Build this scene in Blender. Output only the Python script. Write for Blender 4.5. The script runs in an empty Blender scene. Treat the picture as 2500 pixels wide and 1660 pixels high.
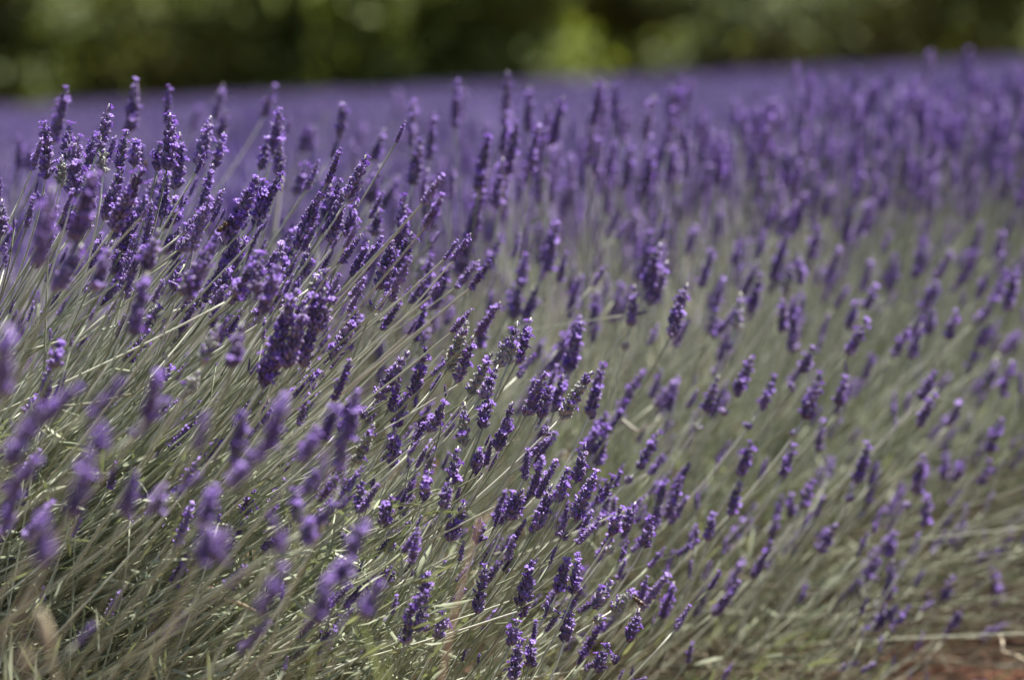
import bpy, math, random
import numpy as np
from mathutils import Vector, Matrix, Quaternion, Euler

random.seed(7)
rng = np.random.default_rng(11)
scene = bpy.context.scene
COL = scene.collection
R = math.radians

# ---------------------------------------------------------------- camera
CAM_Z, FPX, HORIZON = 0.82, 85.0 / 36.0 * 2500.0, 178.0
PITCH, ROLL, FOCUS = math.atan((830 - HORIZON) / FPX), R(-2.75), 2.2
cam_data = bpy.data.cameras.new("camera")
cam = bpy.data.objects.new("camera", cam_data)
COL.objects.link(cam)
cam_data.lens, cam_data.sensor_width = 85.0, 36.0
cam_data.clip_start, cam_data.clip_end = 0.05, 1000.0
cam_data.dof.use_dof = True
cam_data.dof.focus_distance = FOCUS
cam_data.dof.aperture_fstop = 2.8
CAMROT = (Matrix.Rotation(math.pi / 2 - PITCH, 4, 'X') @ Matrix.Rotation(ROLL, 4, 'Z'))
CAMM = Matrix.Translation((0, 0, CAM_Z)) @ CAMROT
cam.matrix_world = CAMM
CAMI = CAMM.inverted()
scene.camera = cam

# ---------------------------------------------------------------- sky and sun
SUN_EL, SUN_AZ = 66.0, 64.0          # azimuth: degrees from +Y (away from the camera) towards +X
sun_dir = Vector((math.sin(R(SUN_AZ)) * math.cos(R(SUN_EL)), math.cos(R(SUN_AZ)) * math.cos(R(SUN_EL)), math.sin(R(SUN_EL))))
world = bpy.data.worlds.new("World")
scene.world = world
world.use_nodes = True
wn = world.node_tree
sky = wn.nodes.new("ShaderNodeTexSky")
sky.sky_type = 'NISHITA'
sky.sun_disc = False
sky.sun_elevation = R(SUN_EL)
sky.sun_rotation = R(SUN_AZ)
sky.air_density, sky.dust_density = 1.0, 1.0
bg = wn.nodes["Background"]
bg.inputs[1].default_value = 0.05
wn.links.new(sky.outputs[0], bg.inputs[0])
sun_data = bpy.data.lights.new("sun", 'SUN')
sun_data.energy, sun_data.angle, sun_data.color = 5.0, R(0.53), (1.0, 0.95, 0.87)
sun = bpy.data.objects.new("sun", sun_data)
COL.objects.link(sun)
sun.rotation_euler = (-sun_dir).to_track_quat('-Z', 'Y').to_euler()
sun.location = sun_dir * 30
vs = scene.view_settings
vs.view_transform, vs.look, vs.exposure, vs.gamma = 'Standard', 'None', 1.6, 1.0
vs.use_curve_mapping = False
scene.render.engine = 'CYCLES'
scene.cycles.use_denoising = True
scene.cycles.max_bounces = 5
scene.cycles.diffuse_bounces = 3
scene.cycles.transmission_bounces = 3
scene.cycles.glossy_bounces = 2
scene.cycles.caustics_reflective = scene.cycles.caustics_refractive = False
scene.cycles.transparent_max_bounces = 8

# ---------------------------------------------------------------- frames of reference
def at(px, py, d):
    """photo pixel (2500 px wide) and distance along the view axis -> point in the place"""
    return CAMM @ Vector(((px - 1250) / FPX * d, -(py - 830) / FPX * d, -d))

def project(p):
    q = CAMI @ Vector(p)
    d = -q.z
    return 1250 + q.x / d * FPX, 830 - q.y / d * FPX, d

TH = R(35)
U = Vector((math.sin(TH), math.cos(TH), 0))      # along the lavender rows
V = Vector((math.cos(TH), -math.sin(TH), 0))     # across them, towards the camera
A0 = Vector((-0.32, 2.2, 0)) - 0.12 * V          # a point of the near row's centre line
UP = Vector((0, 0, 1))
ROW_GAP = 1.6

def ground_z(x, y):
    n = (x - A0.x) * V.x + (y - A0.y) * V.y
    t = np.clip((-n - 0.3) / 1.0, 0, 1)
    return -0.06 * t * t * (3 - 2 * t)

# ---------------------------------------------------------------- materials
def nodes_of(name):
    m = bpy.data.materials.new(name)
    m.use_nodes = True
    return m, m.node_tree.nodes, m.node_tree.links, m.node_tree.nodes["Principled BSDF"]

def ramp(n, stops):
    r = n.new("ShaderNodeValToRGB")
    e = r.color_ramp.elements
    while len(e) < len(stops): e.new(0.5)
    for k, (p, c) in enumerate(stops):
        e[k].position = p
        e[k].color = (*c, 1)
    return r

def soft_mat(name, stops, rough=0.7, trans=0.0, tint=None, sheen=0.0, noise=60.0, tone=None, spec=0.3, vary=1.0):
    """colour varies per object, per piece (attribute 'piece') and with a fine noise; thin parts let light through"""
    m, n, l, b = nodes_of(name)
    oi = n.new("ShaderNodeObjectInfo")
    tc = n.new("ShaderNodeTexCoord")
    no = n.new("ShaderNodeTexNoise"); no.inputs["Scale"].default_value = noise; no.inputs["Detail"].default_value = 3
    l.new(tc.outputs["Object"], no.inputs["Vector"])
    at_ = n.new("ShaderNodeAttribute"); at_.attribute_name = "piece"
    a1 = n.new("ShaderNodeMath"); a1.operation = 'MULTIPLY_ADD'; a1.inputs[1].default_value = 0.45 / vary
    l.new(oi.outputs["Random"], a1.inputs[0])
    a2 = n.new("ShaderNodeMath"); a2.operation = 'MULTIPLY'; a2.inputs[1].default_value = 0.35
    l.new(no.outputs["Fac"], a2.inputs[0])
    l.new(a2.outputs[0], a1.inputs[2])
    a3 = n.new("ShaderNodeMath"); a3.operation = 'MULTIPLY_ADD'; a3.inputs[1].default_value = 0.4 * vary
    l.new(at_.outputs["Fac"], a3.inputs[0]); l.new(a1.outputs[0], a3.inputs[2])
    rp = ramp(n, stops)
    l.new(a3.outputs[0], rp.inputs[0])
    col = rp.outputs[0]
    if tone:                                            # base-to-tip tint of the piece, painted light and shade included
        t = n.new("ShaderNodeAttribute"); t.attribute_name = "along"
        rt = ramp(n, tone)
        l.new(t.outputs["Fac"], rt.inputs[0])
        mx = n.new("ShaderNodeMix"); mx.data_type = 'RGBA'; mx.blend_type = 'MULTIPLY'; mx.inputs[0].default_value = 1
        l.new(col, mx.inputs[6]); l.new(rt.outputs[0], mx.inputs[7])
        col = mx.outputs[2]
    l.new(col, b.inputs["Base Color"])
    b.inputs["Roughness"].default_value = rough
    b.inputs["Specular IOR Level"].default_value = spec
    if sheen:
        b.inputs["Sheen Weight"].default_value = sheen
        b.inputs["Sheen Roughness"].default_value = 0.4
        b.inputs["Sheen Tint"].default_value = (0.9, 0.88, 1.0, 1)
    if trans:
        tr = n.new("ShaderNodeBsdfTranslucent")
        if tint:
            mt = n.new("ShaderNodeMix"); mt.data_type = 'RGBA'; mt.blend_type = 'MULTIPLY'; mt.inputs[0].default_value = 1
            mt.inputs[7].default_value = (*tint, 1)
            l.new(col, mt.inputs[6]); l.new(mt.outputs[2], tr.inputs[0])
        else:
            l.new(col, tr.inputs[0])
        ms = n.new("ShaderNodeMixShader"); ms.inputs[0].default_value = trans
        l.new(b.outputs[0], ms.inputs[1]); l.new(tr.outputs[0], ms.inputs[2])
        l.new(ms.outputs[0], n["Material Output"].inputs[0])
    return m

M_CALYX = soft_mat("calyx_violet", [(0.15, (0.066, 0.05, 0.112)), (0.55, (0.148, 0.116, 0.22)), (0.95, (0.33, 0.285, 0.40))], 0.7, 0.10, None, 0.6, 900,
                   tone=[(0.0, (1.2, 1.2, 0.95)), (0.45, (0.85, 0.8, 0.92)), (0.8, (0.9, 0.78, 1.05)), (1.0, (1.45, 1.25, 1.6))])  # pale base is its own colour; lighter tips paint in sun on the fuzz
M_BUD = soft_mat("calyx_grey_green", [(0.15, (0.22, 0.23, 0.22)), (0.55, (0.32, 0.33, 0.30)), (0.95, (0.42, 0.40, 0.42))], 0.75, 0.12, None, 0.35, 900)
M_PETAL = soft_mat("petal_violet", [(0.15, (0.150, 0.075, 0.375)), (0.55, (0.232, 0.126, 0.49)), (0.95, (0.43, 0.31, 0.70))], 0.55, 0.35, (1.0, 0.8, 1.05), 0.1, 700)
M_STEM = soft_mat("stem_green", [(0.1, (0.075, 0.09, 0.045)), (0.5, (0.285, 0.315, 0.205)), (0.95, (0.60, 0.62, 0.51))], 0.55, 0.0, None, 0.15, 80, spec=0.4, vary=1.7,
                  tone=[(0.0, (0.46, 0.40, 0.32)), (0.35, (0.80, 0.78, 0.72)), (0.6, (1.0, 1.0, 1.0)), (1.0, (1.0, 1.0, 1.0))])  # woody brown base, darkened further as painted shade low in the row
M_LEAF = soft_mat("leaf_grey_green", [(0.1, (0.10, 0.125, 0.075)), (0.55, (0.22, 0.25, 0.155)), (0.95, (0.39, 0.41, 0.30))], 0.65, 0.2, (1.0, 1.1, 0.6), 0.2, 120)
M_DRY = soft_mat("dry_straw", [(0.1, (0.20, 0.16, 0.10)), (0.55, (0.37, 0.31, 0.20)), (0.95, (0.52, 0.46, 0.34))], 0.6, 0.15, None, 0.1, 60)
M_PALE = soft_mat("bleached_stalk", [(0.1, (0.36, 0.33, 0.27)), (0.9, (0.58, 0.54, 0.46))], 0.6, 0.05, None, 0.1, 60)
M_RUST = soft_mat("rust_dry", [(0.1, (0.13, 0.07, 0.045)), (0.9, (0.25, 0.145, 0.10))], 0.7, 0.15, None, 0.1, 60)
M_BLADE = soft_mat("blade_green", [(0.1, (0.17, 0.22, 0.05)), (0.9, (0.34, 0.40, 0.13))], 0.5, 0.35, (1.0, 1.05, 0.4), 0.0, 40)
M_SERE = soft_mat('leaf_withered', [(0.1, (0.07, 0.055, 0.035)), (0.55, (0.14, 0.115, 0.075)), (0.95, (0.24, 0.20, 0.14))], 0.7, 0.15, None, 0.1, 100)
M_WOOD = soft_mat("woody_brown", [(0.1, (0.07, 0.05, 0.035)), (0.9, (0.19, 0.15, 0.11))], 0.85, 0.0, None, 0.0, 90)

def soil_material():
    m, n, l, b = nodes_of("red_soil")
    tc = n.new("ShaderNodeTexCoord")
    n1 = n.new("ShaderNodeTexNoise"); n1.inputs["Scale"].default_value = 6; n1.inputs["Detail"].default_value = 9
    n2 = n.new("ShaderNodeTexNoise"); n2.inputs["Scale"].default_value = 70; n2.inputs["Detail"].default_value = 6
    l.new(tc.outputs["Object"], n1.inputs[0]); l.new(tc.outputs["Object"], n2.inputs[0])
    r1 = ramp(n, [(0.3, (0.085, 0.03, 0.017)), (0.55, (0.16, 0.064, 0.036)), (0.75, (0.23, 0.11, 0.068))])
    ad = n.new("ShaderNodeMath"); ad.operation = 'MULTIPLY_ADD'; ad.inputs[1].default_value = 0.5
    h = n.new("ShaderNodeMath"); h.operation = 'MULTIPLY'; h.inputs[1].default_value = 0.5
    l.new(n2.outputs[0], h.inputs[0]); l.new(n1.outputs[0], ad.inputs[0]); l.new(h.outputs[0], ad.inputs[2])
    l.new(ad.outputs[0], r1.inputs[0]); l.new(r1.outputs[0], b.inputs["Base Color"])
    b.inputs["Roughness"].default_value = 0.95
    bp = n.new("ShaderNodeBump"); bp.inputs["Strength"].default_value = 0.8; bp.inputs["Distance"].default_value = 0.02
    l.new(n2.outputs[0], bp.inputs["Height"]); l.new(bp.outputs[0], b.inputs["Normal"])
    return m
M_SOIL = soil_material()

def plain(name, c, rough=0.6, trans=0.0, alpha=1.0, spec=0.5):
    return soft_mat(name, [(0.0, tuple(v * 0.75 for v in c)), (1.0, tuple(min(1, v * 1.2) for v in c))], rough, trans, None, 0, 300, spec=spec)

# ---------------------------------------------------------------- mesh collector
class MB:
    def __init__(self):
        self.v, self.f, self.m, self.al, self.pc = [], [], [], [], []
    def add(self, verts, faces, mat=0, along=None, piece=None):
        o = len(self.v)
        self.v.extend(verts)
        self.al.extend(along if along is not None else [0.5] * len(verts))
        p = random.random() if piece is None else piece
        self.pc.extend([p] * len(verts))
        for f in faces:
            self.f.append(tuple(i + o for i in f)); self.m.append(mat)
    def merge(self, other, M=None, mat=None, piece=None):
        o = len(self.v)
        self.v.extend([tuple(M @ Vector(p)) for p in other.v] if M is not None else other.v)
        self.al.extend(other.al)
        self.pc.extend(other.pc if piece is None else [(q * 0.5 + piece * 0.5) for q in other.pc])
        for f, m in zip(other.f, other.m):
            self.f.append(tuple(i + o for i in f)); self.m.append(m if mat is None else mat)
    def mesh(self, name, mats, smooth=True):
        me = bpy.data.meshes.new(name)
        me.from_pydata([tuple(p) for p in self.v], [], self.f)
        for mt in mats: me.materials.append(mt)
        me.polygons.foreach_set("material_index", self.m)
        me.polygons.foreach_set("use_smooth", [smooth] * len(self.f))
        a = me.attributes.new("along", 'FLOAT', 'POINT'); a.data.foreach_set("value", self.al)
        a = me.attributes.new("piece", 'FLOAT', 'POINT'); a.data.foreach_set("value", self.pc)
        me.update()
        return me
    def build(self, name, mats, parent=None, smooth=True):
        return link(bpy.data.objects.new(name, self.mesh(name, mats, smooth)), parent)

def link(o, parent=None):
    COL.objects.link(o)
    if parent is not None: o.parent = parent
    return o

def empty(name, loc):
    o = bpy.data.objects.new(name, None)
    o.empty_display_size = 0.02
    o.location = loc
    return link(o)

def tag(o, label=None, cat=None, group=None, kind=None):
    if label: o["label"] = label
    if cat: o["category"] = cat
    if group: o["group"] = group
    if kind: o["kind"] = kind
    return o

def frame(z, roll=0.0):
    return Vector(z).to_track_quat('Z', 'Y').to_matrix() @ Matrix.Rotation(roll, 3, 'Z')

def tube(mb, pts, radii, sides=5, mat=0, cap=True, squash=1.0, roll=0.0, piece=None):
    n = len(pts)
    pts = [Vector(p) for p in pts]
    vs_, fs, al = [], [], []
    ref = None
    for i, p in enumerate(pts):
        t = (pts[min(i + 1, n - 1)] - pts[max(i - 1, 0)])
        if t.length < 1e-9: t = Vector((0, 0, 1))
        t.normalize()
        if ref is None:
            ref = t.orthogonal().normalized()
            ref = Quaternion(t, roll) @ ref
        ref = (ref - t * ref.dot(t))
        if ref.length < 1e-6: ref = t.orthogonal()
        ref.normalize()
        b = t.cross(ref)
        for k in range(sides):
            a = 2 * math.pi * k / sides
            vs_.append(p + radii[i] * (ref * math.cos(a) + b * math.sin(a) * squash))
            al.append(i / max(1, n - 1))
    for i in range(n - 1):
        for k in range(sides):
            k2 = (k + 1) % sides
            fs.append((i * sides + k, i * sides + k2, (i + 1) * sides + k2, (i + 1) * sides + k))
    if cap:
        fs.append(tuple(reversed(range(sides))))
        fs.append(tuple((n - 1) * sides + k for k in range(sides)))
    mb.add(vs_, fs, mat, al, piece)

def bez(p0, p1, p2, n):
    return [(1 - t) ** 2 * p0 + 2 * t * (1 - t) * p1 + t * t * p2 for t in [i / n for i in range(n + 1)]]

# ---------------------------------------------------------------- ground
def build_ground():
    xs = np.concatenate([-np.geomspace(400, 6, 14), np.linspace(-5, 5, 70), np.geomspace(6, 400, 14)])
    ys = np.concatenate([-np.geomspace(200, 2.5, 8), np.linspace(-2, 8, 90), np.geomspace(8.5, 600, 24)])
    X, Y = np.meshgrid(xs, ys)
    Z = ground_z(X, Y)
    n = (X - A0.x) * V.x + (Y - A0.y) * V.y
    near = np.exp(-((Y - 3) / 6) ** 2)
    Z = Z + near * (0.012 * np.sin(X * 9 + Y * 5) * np.sin(Y * 11) + rng.normal(0, 0.007, X.shape))
    Z = Z + 0.03 * np.exp(-(((n + 0.0) % ROW_GAP) / 0.4) ** 2) * near
    verts = np.stack([X, Y, Z], -1).reshape(-1, 3)
    w = len(xs)
    faces = [(j * w + i, j * w + i + 1, (j + 1) * w + i + 1, (j + 1) * w + i) for j in range(len(ys) - 1) for i in range(w - 1)]
    me = bpy.data.meshes.new("ground")
    me.from_pydata(verts.tolist(), [], faces)
    me.materials.append(M_SOIL)
    me.polygons.foreach_set("use_smooth", [True] * len(faces))
    return tag(link(bpy.data.objects.new("ground", me)), "red-brown ploughed soil under the lavender rows", kind="structure")
build_ground()

# ---------------------------------------------------------------- trees behind the field
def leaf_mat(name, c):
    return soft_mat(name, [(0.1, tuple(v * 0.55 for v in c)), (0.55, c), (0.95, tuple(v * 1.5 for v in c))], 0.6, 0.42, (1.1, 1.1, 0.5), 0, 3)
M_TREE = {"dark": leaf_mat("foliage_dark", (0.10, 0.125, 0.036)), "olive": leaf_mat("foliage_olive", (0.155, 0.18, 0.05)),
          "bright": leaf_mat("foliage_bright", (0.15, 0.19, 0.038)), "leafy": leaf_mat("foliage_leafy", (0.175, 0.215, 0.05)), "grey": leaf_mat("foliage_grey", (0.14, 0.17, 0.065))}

def tree(px, d, w, h, tone, label, seed):
    r = random.Random(seed)
    base = at(px, 175, d); base.z = -0.08
    root = tag(empty("tree", base), label, "tree", "trees along the far edge of the field")
    mb = MB()
    trunk_top = h * 0.72
    tube(mb, [Vector((0.06 * math.sin(i * 1.7), 0.05 * math.cos(i * 2.1), trunk_top * i / 6 - 0.1 * (i == 0))) for i in range(7)], [0.2 * h / 8 * (1 - 0.11 * i) for i in range(7)], 8)
    for k in range(7):
        a, z = r.uniform(0, 6.28), h * r.uniform(0.18, 0.6)
        L = w * r.uniform(0.25, 0.42)
        p0 = Vector((0, 0, z)); p2 = Vector((math.cos(a) * L, math.sin(a) * L, z + L * r.uniform(0.2, 0.8)))
        tube(mb, bez(p0, p0.lerp(p2, 0.5) + Vector((0, 0, -0.1)), p2, 4), [0.07 * h / 8 * (1 - 0.18 * i) for i in range(5)], 6)
    mb.build("trunk", [M_WOOD], root)
    cm = MB()
    lobes = []
    for k in range(22):
        a = r.uniform(0, 6.28); q = math.sqrt(r.random()) * w * 0.36; z = h * r.uniform(0.10, 0.86)
        taper = 1.0 - 0.5 * abs(z / h - 0.4)
        lobes.append((Vector((math.cos(a) * q * taper, math.sin(a) * q * taper, z)), w * r.uniform(0.13, 0.24)))
    for k in range(8500):
        c, q = r.choice(lobes)
        dv = Vector((r.gauss(0, 1), r.gauss(0, 1), r.gauss(0, 0.85))).normalized() * q * (r.random() ** 0.35)
        p = c + dv
        if k % 7 == 0: p = Vector((p.x * 1.1, p.y * 1.1, 0.1 + r.random() * 1.3))
        if p.z < 0.08: p.z = 0.08 + r.random() * 0.3
        s = r.uniform(0.08, 0.17) * w / 4.5
        F = frame((dv.normalized() + Vector((r.gauss(0, .5), r.gauss(0, .5), 0.5 + r.gauss(0, .5)))).normalized(), r.uniform(0, 6.28))
        cm.add([p + F @ Vector(t) for t in ((-s, 0, 0), (0, -s * .55, .02), (s, 0, 0), (0, s * .55, .02))], [(0, 1, 2, 3)], 0)
    cm.build("crown", [M_TREE[tone]], root, smooth=False)
    return root

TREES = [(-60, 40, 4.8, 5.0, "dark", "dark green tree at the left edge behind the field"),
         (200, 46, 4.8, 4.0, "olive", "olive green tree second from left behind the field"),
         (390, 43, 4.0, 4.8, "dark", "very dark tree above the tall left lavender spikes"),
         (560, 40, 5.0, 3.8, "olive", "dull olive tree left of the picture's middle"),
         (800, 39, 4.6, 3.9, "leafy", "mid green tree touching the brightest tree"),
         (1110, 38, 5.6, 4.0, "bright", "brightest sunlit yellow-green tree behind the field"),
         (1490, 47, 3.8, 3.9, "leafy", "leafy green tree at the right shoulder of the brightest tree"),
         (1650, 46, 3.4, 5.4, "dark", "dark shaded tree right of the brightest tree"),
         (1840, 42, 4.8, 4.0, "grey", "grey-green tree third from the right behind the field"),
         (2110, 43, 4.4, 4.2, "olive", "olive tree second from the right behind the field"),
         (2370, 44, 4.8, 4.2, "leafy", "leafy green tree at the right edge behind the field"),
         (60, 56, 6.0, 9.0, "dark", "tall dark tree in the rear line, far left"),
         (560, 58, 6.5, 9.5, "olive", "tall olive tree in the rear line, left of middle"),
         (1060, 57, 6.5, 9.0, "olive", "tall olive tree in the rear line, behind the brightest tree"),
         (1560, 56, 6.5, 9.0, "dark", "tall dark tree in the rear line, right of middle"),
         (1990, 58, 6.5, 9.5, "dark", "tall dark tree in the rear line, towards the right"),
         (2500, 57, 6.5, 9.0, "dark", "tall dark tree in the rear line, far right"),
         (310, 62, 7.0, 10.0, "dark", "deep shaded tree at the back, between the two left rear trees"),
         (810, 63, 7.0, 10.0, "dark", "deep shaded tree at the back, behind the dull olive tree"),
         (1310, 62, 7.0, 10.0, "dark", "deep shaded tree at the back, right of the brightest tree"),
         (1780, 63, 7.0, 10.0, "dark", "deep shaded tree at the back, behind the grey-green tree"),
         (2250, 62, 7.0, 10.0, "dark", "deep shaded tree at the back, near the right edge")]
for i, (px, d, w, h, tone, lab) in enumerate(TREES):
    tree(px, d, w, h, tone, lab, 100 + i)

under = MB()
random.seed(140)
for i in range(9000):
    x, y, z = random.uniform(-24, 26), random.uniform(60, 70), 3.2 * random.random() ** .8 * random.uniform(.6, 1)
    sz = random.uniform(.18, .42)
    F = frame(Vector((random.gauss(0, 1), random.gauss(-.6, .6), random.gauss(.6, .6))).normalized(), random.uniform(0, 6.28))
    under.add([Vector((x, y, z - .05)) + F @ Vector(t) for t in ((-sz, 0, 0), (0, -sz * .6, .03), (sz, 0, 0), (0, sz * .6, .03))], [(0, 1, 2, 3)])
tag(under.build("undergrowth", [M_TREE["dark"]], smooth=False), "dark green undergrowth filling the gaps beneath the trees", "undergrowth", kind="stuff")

# ---------------------------------------------------------------- lavender flower pieces (axis +Z, metres)
def calyx(mb, p, axis, L, r, mat=0, piece=None):
    F = frame(axis, random.uniform(0, 6.28))
    n = 7
    prof = [(0.0, 0.42), (0.3, 0.95), (0.72, 1.0), (0.93, 0.92), (1.0, 1.08), (0.9, 0.55)]
    vs_, al, fs = [], [], []
    bend = random.uniform(-0.12, 0.12)
    for j, (t, q) in enumerate(prof):
        for k in range(n):
            a = 6.2832 * k / n
            rr = r * q * (1.12 if (k % 2 and 0 < j < 4) else 0.94)
            tip = L * 0.09 * (k % 2) if j == 4 else 0
            vs_.append(p + F @ Vector((rr * math.cos(a) + bend * L * t * t, rr * math.sin(a), L * t + tip)))
            al.append(t)
    for j in range(len(prof) - 1):
        for k in range(n):
            k2 = (k + 1) % n
            fs.append((j * n + k, j * n + k2, (j + 1) * n + k2, (j + 1) * n + k))
    fs.append(tuple((len(prof) - 1) * n + k for k in range(n)))
    mb.add(vs_, fs, mat, al, piece)

def bract(mb, p, axis, L, w, mat=0):
    F = frame(axis, random.uniform(0, 6.28))
    vs_ = [p + F @ Vector(q) for q in ((0, -w * .4, 0), (0, w * .4, 0), (w * .25, -w, L * .45), (w * .25, w, L * .45), (w * .1, 0, L))]
    mb.add(vs_, [(0, 1, 3, 2), (2, 3, 4)], mat, [0, 0, .5, .5, 1])

def corolla(mb, p, axis, s, mat=1):
    """two-lipped flower: short tube and five rounded, outward-curled lobes"""
    F = frame(axis, random.uniform(0, 6.28))
    n, tl = 6, 0.0028 * s
    pc = random.random()
    vs_ = [p + F @ Vector((r * s * math.cos(6.2832 * k / n), r * s * math.sin(6.2832 * k / n), z)) for z, r in ((-0.002 * s, .0006), (tl * .6, .0008), (tl, .0013)) for k in range(n)]
    fs = [(j * n + k, j * n + (k + 1) % n, (j + 1) * n + (k + 1) % n, (j + 1) * n + k) for j in range(2) for k in range(n)]
    mb.add(vs_, fs, mat, None, pc)
    for a, L, w in ((70, .0038, .0019), (110, .0038, .0019), (200, .003, .0014), (270, .0034, .0018), (340, .003, .0014)):
        a = R(a + random.uniform(-10, 10)); L *= s * random.uniform(.85, 1.15); w *= s
        d = Vector((math.cos(a), math.sin(a), 0)); e = Vector((-math.sin(a), math.cos(a), 0)); z = Vector((0, 0, 1))
        o = d * .0011 * s + z * tl
        up = random.uniform(0.25, 0.75)
        rows = [(0, .55, 0), (.45, 1.0, .28 * up + .1), (.8, .95, .3 * up), (1.0, .45, .12 * up)]
        vv = []
        for t, ww, h in rows:
            for sgn in (-1, 0, 1):
                vv.append(p + F @ (o + d * L * t + e * w * ww * sgn + z * L * (h + (0.12 if sgn else 0))))
        ff = [(j * 3 + k, j * 3 + k + 1, j * 3 + k + 4, j * 3 + k + 3) for j in range(3) for k in range(2)]
        mb.add(vv, ff, mat, None, pc)

def bud(mb, p, axis, s, mat=1):
    F = frame(axis)
    n = 5
    vs_ = [p + F @ Vector((r * s * math.cos(6.2832 * k / n), r * s * math.sin(6.2832 * k / n), z * s)) for z, r in ((-.001, .0007), (.0009, .0010), (.0019, .0006)) for k in range(n)]
    fs = [(j * n + k, j * n + (k + 1) % n, (j + 1) * n + (k + 1) % n, (j + 1) * n + k) for j in range(2) for k in range(n)] + [tuple(2 * n + k for k in range(n))]
    mb.add(vs_, fs, mat)

def whorl(seed, top=False, n_open=0, n_bud=3):
    """ring of calyces round the axis; returns the collector and the mouths where open florets can sit"""
    random.seed(seed)
    mb = MB(); mouths = []
    N = random.randint(13, 17) if not top else 8
    a0 = random.uniform(0, 6.28)
    for k in range(N):
        tier = k % 2
        a = a0 + 6.2832 * k / N + random.uniform(-.25, .25)
        tilt = R(random.uniform(22, 42) + (12 if tier else 0)) if not top else R(random.uniform(6, 30))
        ax = Vector((math.cos(a) * math.sin(tilt), math.sin(a) * math.sin(tilt), math.cos(tilt)))
        p = Vector((math.cos(a), math.sin(a), 0)) * 0.0008 + Vector((0, 0, random.uniform(-.0022, .002) - .0016 * tier))
        L = random.uniform(.0048, .0064) * (0.85 if top else 1)
        calyx(mb, p, ax, L, random.uniform(.00082, .00106) * (0.9 if top else 1))
        mouths.append((p + ax * L, ax))
    for k in range(3):
        a = a0 + random.uniform(0, 6.28)
        bract(mb, Vector((math.cos(a), math.sin(a), -1)) * .001, Vector((math.cos(a) * .8, math.sin(a) * .8, .6)), .006, .0016)
    order = list(range(N)); random.shuffle(order)
    for k in order[:n_bud]: bud(mb, mouths[k][0], mouths[k][1], random.uniform(.9, 1.3))
    for k in order[n_bud:n_bud + n_open]: corolla(mb, mouths[k][0], mouths[k][1], random.uniform(.85, 1.15))
    rest = [mouths[k] for k in order[n_bud:]]
    return mb, rest

WHORLS = [whorl(200 + k, False, 0, 2 + k % 3) for k in range(8)]
TOPS = [whorl(300 + k, True, 0, 3) for k in range(3)]
WHORL_ME = [w[0].mesh("whorl", [M_CALYX, M_PETAL]) for w in WHORLS]
TOP_ME = [w[0].mesh("whorl", [M_CALYX, M_PETAL]) for w in TOPS]
WHORL_GREY = [w[0].mesh("whorl", [M_BUD, M_PETAL]) for w in WHORLS[:4]]
TOP_GREY = [w[0].mesh("whorl", [M_BUD, M_PETAL]) for w in TOPS]
FLORET_ME = []
for k in range(5):
    random.seed(400 + k)
    f = MB(); corolla(f, Vector((0, 0, 0)), Vector((0, 0, 1)), 1.0, 0)
    FLORET_ME.append(f.mesh("floret", [M_PETAL]))

def spike_form(seed, L=0.06, opens=7):
    """a whole spike in one mesh for stalks too blurred to show their pieces"""
    random.seed(seed)
    mb = MB()
    m = max(2, round(L / .0066))
    tube(mb, [Vector((0, 0, L * i / 4)) for i in range(5)], [.0011, .001, .001, .0009, .0006], 5, 2)
    for i in range(m):
        t = i / (m - 1)
        top = i == m - 1
        w = random.choice(TOPS if top else WHORLS)
        z = t * (L - .006) + (0 if i else -.002)
        sc = 1.15 * (1.04 - .46 * max(0, t - .35) / .65) * random.uniform(.9, 1.08)
        Mx = Matrix.Translation((0, 0, z)) @ Matrix.Rotation(random.uniform(0, 6.28), 4, 'Z') @ Matrix.Scale(sc, 4)
        mb.merge(w[0], Mx)
        for q in range(random.choice((0, 1, 1, 2)) * (opens > 0)):
            if w[1]:
                p, ax = random.choice(w[1])
                corolla(mb, Mx @ p, (Mx.to_3x3() @ ax).normalized(), random.uniform(.7, 1.0))
    return mb
SPIKES = [spike_form(500 + k, random.Random(k).uniform(.048, .062)) for k in range(8)]
SPIKE_LEN = [max(p[2] for p in s.v) for s in SPIKES]
SPIKE_ME = [s.mesh("flower_spike", [M_CALYX, M_PETAL, M_STEM]) for s in SPIKES]

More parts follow.
